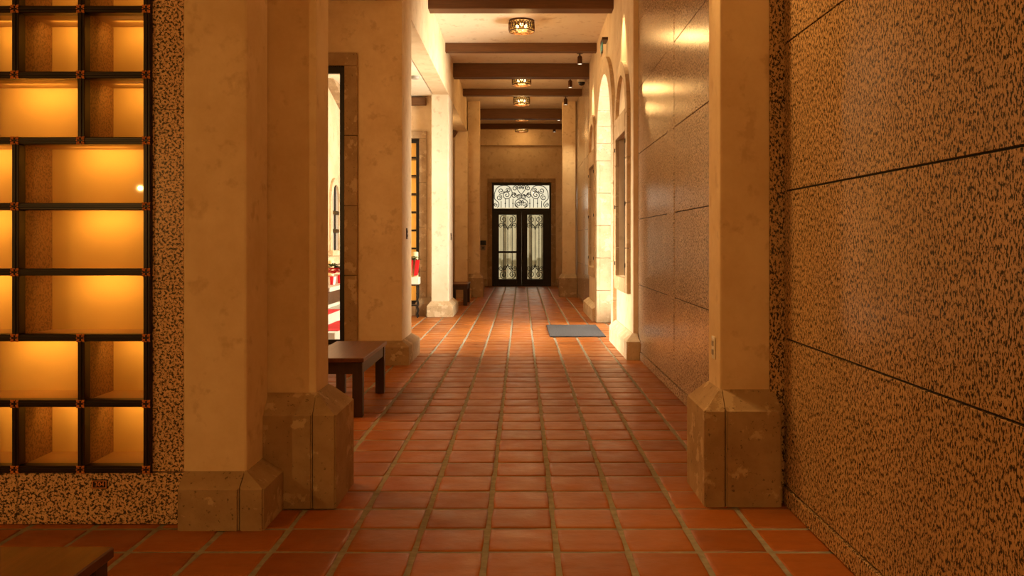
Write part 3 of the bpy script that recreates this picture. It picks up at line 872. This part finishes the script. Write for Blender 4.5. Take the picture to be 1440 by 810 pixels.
# ------------------------------------------------------------------ chapel seen through the left glass
c3 = 14.62
bm = nb(); arch_ring(bm, 0, .27, .38, 0, -.03, .03, 7)
for v in bm.verts: v.co = (v.co.x - 3.09, v.co.y + c3, v.co.z + 1.97)
for s in (-1, 1):
    ya, yb = sorted((c3 + s * .27, c3 + s * .38)); box(bm, -3.12, -3.06, ya, yb, 1.16, 1.97, .004)
box(bm, -3.12, -3.02, c3 - .42, c3 + .42, 1.07, 1.16, .008)
w4 = struct(obj('window_4', bm, M['stone_pale']))
bm = nb(); bm.faces.new([bm.verts.new((-3.095, c3 + y, z)) for y, z in [(-.27, 1.16), (.27, 1.16)] + [(.27 * math.cos(PI * k / 12), 1.97 + .27 * math.sin(PI * k / 12)) for k in range(13)]])
obj('pane', bm, M['grey_plastic'], w4)
bm = nb(); box(bm, -3.09, -3.07, c3 - .012, c3 + .012, 1.16, 2.23)
for z in (1.45, 1.75): box(bm, -3.09, -3.07, c3 - .27, c3 + .27, z, z + .06)
obj('window_grille', bm, M['iron'], w4)
bm = nb(); hexa(bm, [(-3.1, 13.6, 3.92), (-2.95, 13.6, 3.92), (-2.95, 15.6, 3.42), (-3.1, 15.6, 3.42)], [(-3.1, 13.6, 4.12), (-2.95, 13.6, 4.12), (-2.95, 15.6, 3.62), (-3.1, 15.6, 3.62)])
tag(obj('sloping_beam', bm, M['stone']), 'sloping tan beam high on the chapel wall seen through the left glass', 'beam')
al = thing('altar_shelf', 'white-topped altar shelf with dark front, below the chapel arch', 'shelf', (-2.95, 13.6, 0))
B('top', M['marble'], al, -3.1, -2.76, 12.75, 15.0, .575, .64, bev=.006)
B('front_panel', M['dark_wood'], al, -3.1, -2.80, 12.8, 14.95, .385, .575)
B('plinth', M['marble'], al, -3.1, -2.82, 12.8, 14.95, .33, .385)
st = thing('altar_steps', 'white marble steps with red runner in front of the chapel altar shelf', 'steps', (-2.6, 13.0, 0))
B('step', M['marble'], st, -3.095, -2.62, 11.4, 15.2, .0, .32, bev=.006)
B('step', M['marble'], st, -2.62, -2.32, 11.0, 15.2, .0, .17, bev=.006)
bm = nb(); box(bm, -2.78, -2.60, 11.8, 12.75, .321, .329); box(bm, -2.61, -2.32, 11.2, 12.6, .171, .179)
obj('red_runner', bm, M['red'], st)
def flower_bm(cx, cy, cz, n, R, seed, pet=.05, tilt=.5):
    rnd = random.Random(seed); bm = nb()
    for k in range(n):
        a = rnd.uniform(0, 2 * PI); rr = R * math.sqrt(rnd.random()); h = rnd.uniform(-.03, .05)
        c = Vector((cx + rr * math.cos(a), cy + rr * math.sin(a), cz + h))
        for q in range(5):
            b = 2 * PI * q / 5 + rnd.random()
            d = Vector((math.cos(b), math.sin(b), tilt * rnd.uniform(-.2, .8))).normalized(); s = Vector((-math.sin(b), math.cos(b), 0))
            v = [bm.verts.new(p) for p in (c, c + d * pet * .5 + s * pet * .3 + Vector((0, 0, .006)), c + d * pet, c + d * pet * .5 - s * pet * .3 + Vector((0, 0, .006)))]
            bm.faces.new(v)
    return bm
for y, lab in ((13.62, 'potted red flowers on chapel altar shelf, left one through the glass'), (14.18, 'potted red flowers on chapel altar shelf, right one beside the frame')):
    x = -2.93
    t = thing('flower_pot', lab, 'flower pot', (x, y, .64), 'red flower pots on the altar')
    bm = nb(); lathe(bm, [(.07, .001), (.095, .13), (.10, .135), (.085, .13)], (x, y, .64), 20)
    o = obj('pot', bm, [M['foil'], M['red']], t)
    for p in o.data.polygons:
        a = math.atan2(p.center.y - y, p.center.x - x); p.material_index = int((a + PI) / (2 * PI) * 10 + p.center.z * 12) % 2
    obj('petals', flower_bm(x, y, .64 + .20, 22, .11, int(y * 100), .07), M['red_flower'], t)
    obj('leaves', flower_bm(x, y, .64 + .26, 14, .12, int(y * 77), .08), M['leaf'], t)
t = thing('candle', 'tall cream candle standing behind the potted red flowers', 'candle', (-3.0, 13.95, .64))
bm = nb(); lathe(bm, [(.05, .001), (.05, .015), (.02, .02), (.02, .03)], (-3.0, 13.95, .64), 16); obj('holder', bm, M['bronze'], t)
bm = nb(); lathe(bm, [(.045, .03), (.045, .36), (.03, .365)], (-3.0, 13.95, .64), 16); obj('wax', bm, M['wax'], t)

# ------------------------------------------------------------------ amber cabinet behind the bay, flower stand
cab = thing('lit_cabinet', 'tall amber-lit black-framed cabinet behind the bright middle pillar', 'cabinet', (-2.3, 15.75, .2))
B('back_panel', M['back'], cab, -2.97, -1.81, 16.05, 16.08, .2, 3.11)
bm = nb()
for x in (-2.975, -1.865): box(bm, x, x + .06, 15.66, 15.72, .2, 3.11)
for z in (.2, 3.05): box(bm, -2.915, -1.865, 15.66, 15.72, z, z + .06)
obj('frame', bm, M['iron'], cab)
for k in range(1, 9): B('shelf', M['bronze_dark'], cab, -2.91, -1.87, 15.68, 16.05, .2 + k * .322, .215 + k * .322 + .015)
L = bpy.data.lights.new('cabinet_light', 'AREA'); L.shape = 'RECTANGLE'; L.size = .06; L.size_y = 2.7; L.energy = 45; L.color = (1, .55, .14)
o = bpy.data.objects.new('cabinet_light', L); C.objects.link(o); o.location = (-2.3, 15.74, 1.65); o.rotation_euler = (PI / 2, 0, 0)
fx, fy = -1.87, 15.2
fs = thing('flower_stand', 'black iron stand holding red flowers and candles, left of bright pillar', 'stand', (fx, fy, 0))
for sx_ in (-1, 1):
    for sy_ in (-1, 1):
        bm = nb(); tube(bm, [(fx + sx_ * .085 + .008 * math.cos(k * 1.6), fy + sy_ * .085 + .008 * math.sin(k * 1.6), .001 + k * .03) for k in range(20)], .011, 6)
        obj('leg', bm, M['iron'], fs)
B('tray', M['white_plastic'], fs, fx - .12, fx + .12, fy - .12, fy + .12, .572, .70, bev=.008)
B('shelf', M['iron'], fs, fx - .10, fx + .10, fy - .10, fy + .10, .20, .225)
bm = nb()
for sx_ in (-.045, .06): hexa(bm, [(fx + sx_ - .035, fy - .05, .72), (fx + sx_ + .025, fy - .05, .72), (fx + sx_ + .025, fy + .05, .72), (fx + sx_ - .035, fy + .05, .72)], [(fx + sx_, fy - .05, .99), (fx + sx_ + .055, fy - .05, .99), (fx + sx_ + .055, fy + .05, .99), (fx + sx_, fy + .05, .99)])
obj('red_wrapping', bm, M['red'], fs)
bm = nb(); lathe(bm, [(.05, .70), (.05, 1.12), (.03, 1.13)], (fx + .035, fy + .1, 0), 14); obj('candle', bm, M['wax'], fs)
obj('leaves', flower_bm(fx, fy, 1.0, 18, .10, 5, .07), M['leaf'], fs)

# ------------------------------------------------------------------ lights
def area(name, loc, rot, sx, sy, e, col, spread=180):
    L = bpy.data.lights.new(name, 'AREA'); L.shape = 'RECTANGLE'; L.size = sx; L.size_y = sy; L.energy = e; L.color = col; L.spread = math.radians(spread)
    o = bpy.data.objects.new(name, L); C.objects.link(o); o.location = loc; o.rotation_euler = [math.radians(a) for a in rot]
    return o
DAY = (1, .885, .68)
# daylight: through the arched door (right), the chapel side window (left), the entrance
area('arched_door_daylight', (1.74, DC, 1.9), (0, 90, 0), 3.5, 2.1, 700, DAY)
area('side_window_daylight', (-3.25, 11.45, 1.85), (0, -72, 0), 3.0, 2.5, 95, DAY, 50)
area('entrance_daylight', (0, EY + .6, 1.6), (-90, 0, 0), 1.5, 2.6, 26, DAY)
def point(name, loc, e, col, r=.15):
    L = bpy.data.lights.new(name, 'POINT'); L.energy = e; L.color = col; L.shadow_soft_size = r
    o = bpy.data.objects.new(name, L); C.objects.link(o); o.location = loc
point('chapel_fill', (-2.3, 12.6, 3.2), 8, (1, .82, .5), .2)  # unseen point light added to brighten the chapel and the bay ceiling
AMB = (1, .57, .16)
point('hall_fill', (.1, -1.3, 1.45), 64, AMB, .012)  # unseen light added behind the camera to lift the pillar fronts
point('hall_fill', (-3.2, .8, 1.75), 53, AMB, .012)  # second unseen light, added low on the left for the niche wall side
point('arch_lamp', (.65, 4.57, 3.9), 20, (1, .57, .19), .04)
L = bpy.data.lights.new('arch_spot', 'SPOT'); L.energy = 150; L.color = (1, .57, .19); L.spot_size = math.radians(75); L.spot_blend = .7; L.shadow_soft_size = .03
o = bpy.data.objects.new('arch_spot', L); C.objects.link(o); o.location = (.65, 4.57, 3.9)
o.rotation_euler = (Vector((1.32, 3.3, 1.5)) - o.location).to_track_quat('-Z', 'Y').to_euler()
point('far_bay_fill', (-1.95, 18.4, 3.3), 30, (1, .66, .3), .2)  # added fill for the dark far left bay, no fixture there
area('alcove_fill', (-2.9, 6.3, 2.0), (0, -90, 0), 1.6, 1.2, 56, (1, .50, .14))  # area light added out of view to warm the first bay from the left
point('corridor_lamp', (0, 8.0, 4.3), 8, (1, .46, .10), .05)

L = bpy.data.lights.new('sun', 'SUN'); L.energy = 3.2; L.angle = .02; L.color = (1, .9, .7)
o = bpy.data.objects.new('sun', L); C.objects.link(o); o.location = (0, 20, 12); o.rotation_euler = Vector((.12, .75, -.62)).to_track_quat('-Z', 'Y').to_euler()
w = bpy.data.worlds.new('sky'); S.world = w; w.use_nodes = True
bg = w.node_tree.nodes['Background']; bg.inputs[0].default_value = (1, .88, .60, 1); bg.inputs[1].default_value = .92

# ------------------------------------------------------------------ camera
cam = bpy.data.cameras.new('camera'); co = bpy.data.objects.new('camera', cam); C.objects.link(co)
co.location = (0, 0, 1.3); co.rotation_euler = (PI / 2, 0, 0)
cam.sensor_width = 36; cam.lens = 1245 / 1440 * 36
cam.shift_x = -13.5 / 1440; cam.shift_y = -65 / 1440; cam.clip_start = .05
S.camera = co
S.view_settings.view_transform = 'Standard'
try: S.view_settings.look = 'None'
except Exception: pass
S.view_settings.exposure = 0; S.view_settings.gamma = 1; S.view_settings.use_curve_mapping = False
S.cycles.use_denoising = True
S.cycles.max_bounces = 10; S.cycles.diffuse_bounces = 5; S.cycles.transparent_max_bounces = 16
S.cycles.sample_clamp_indirect = 6; S.cycles.caustics_reflective = False; S.cycles.caustics_refractive = False
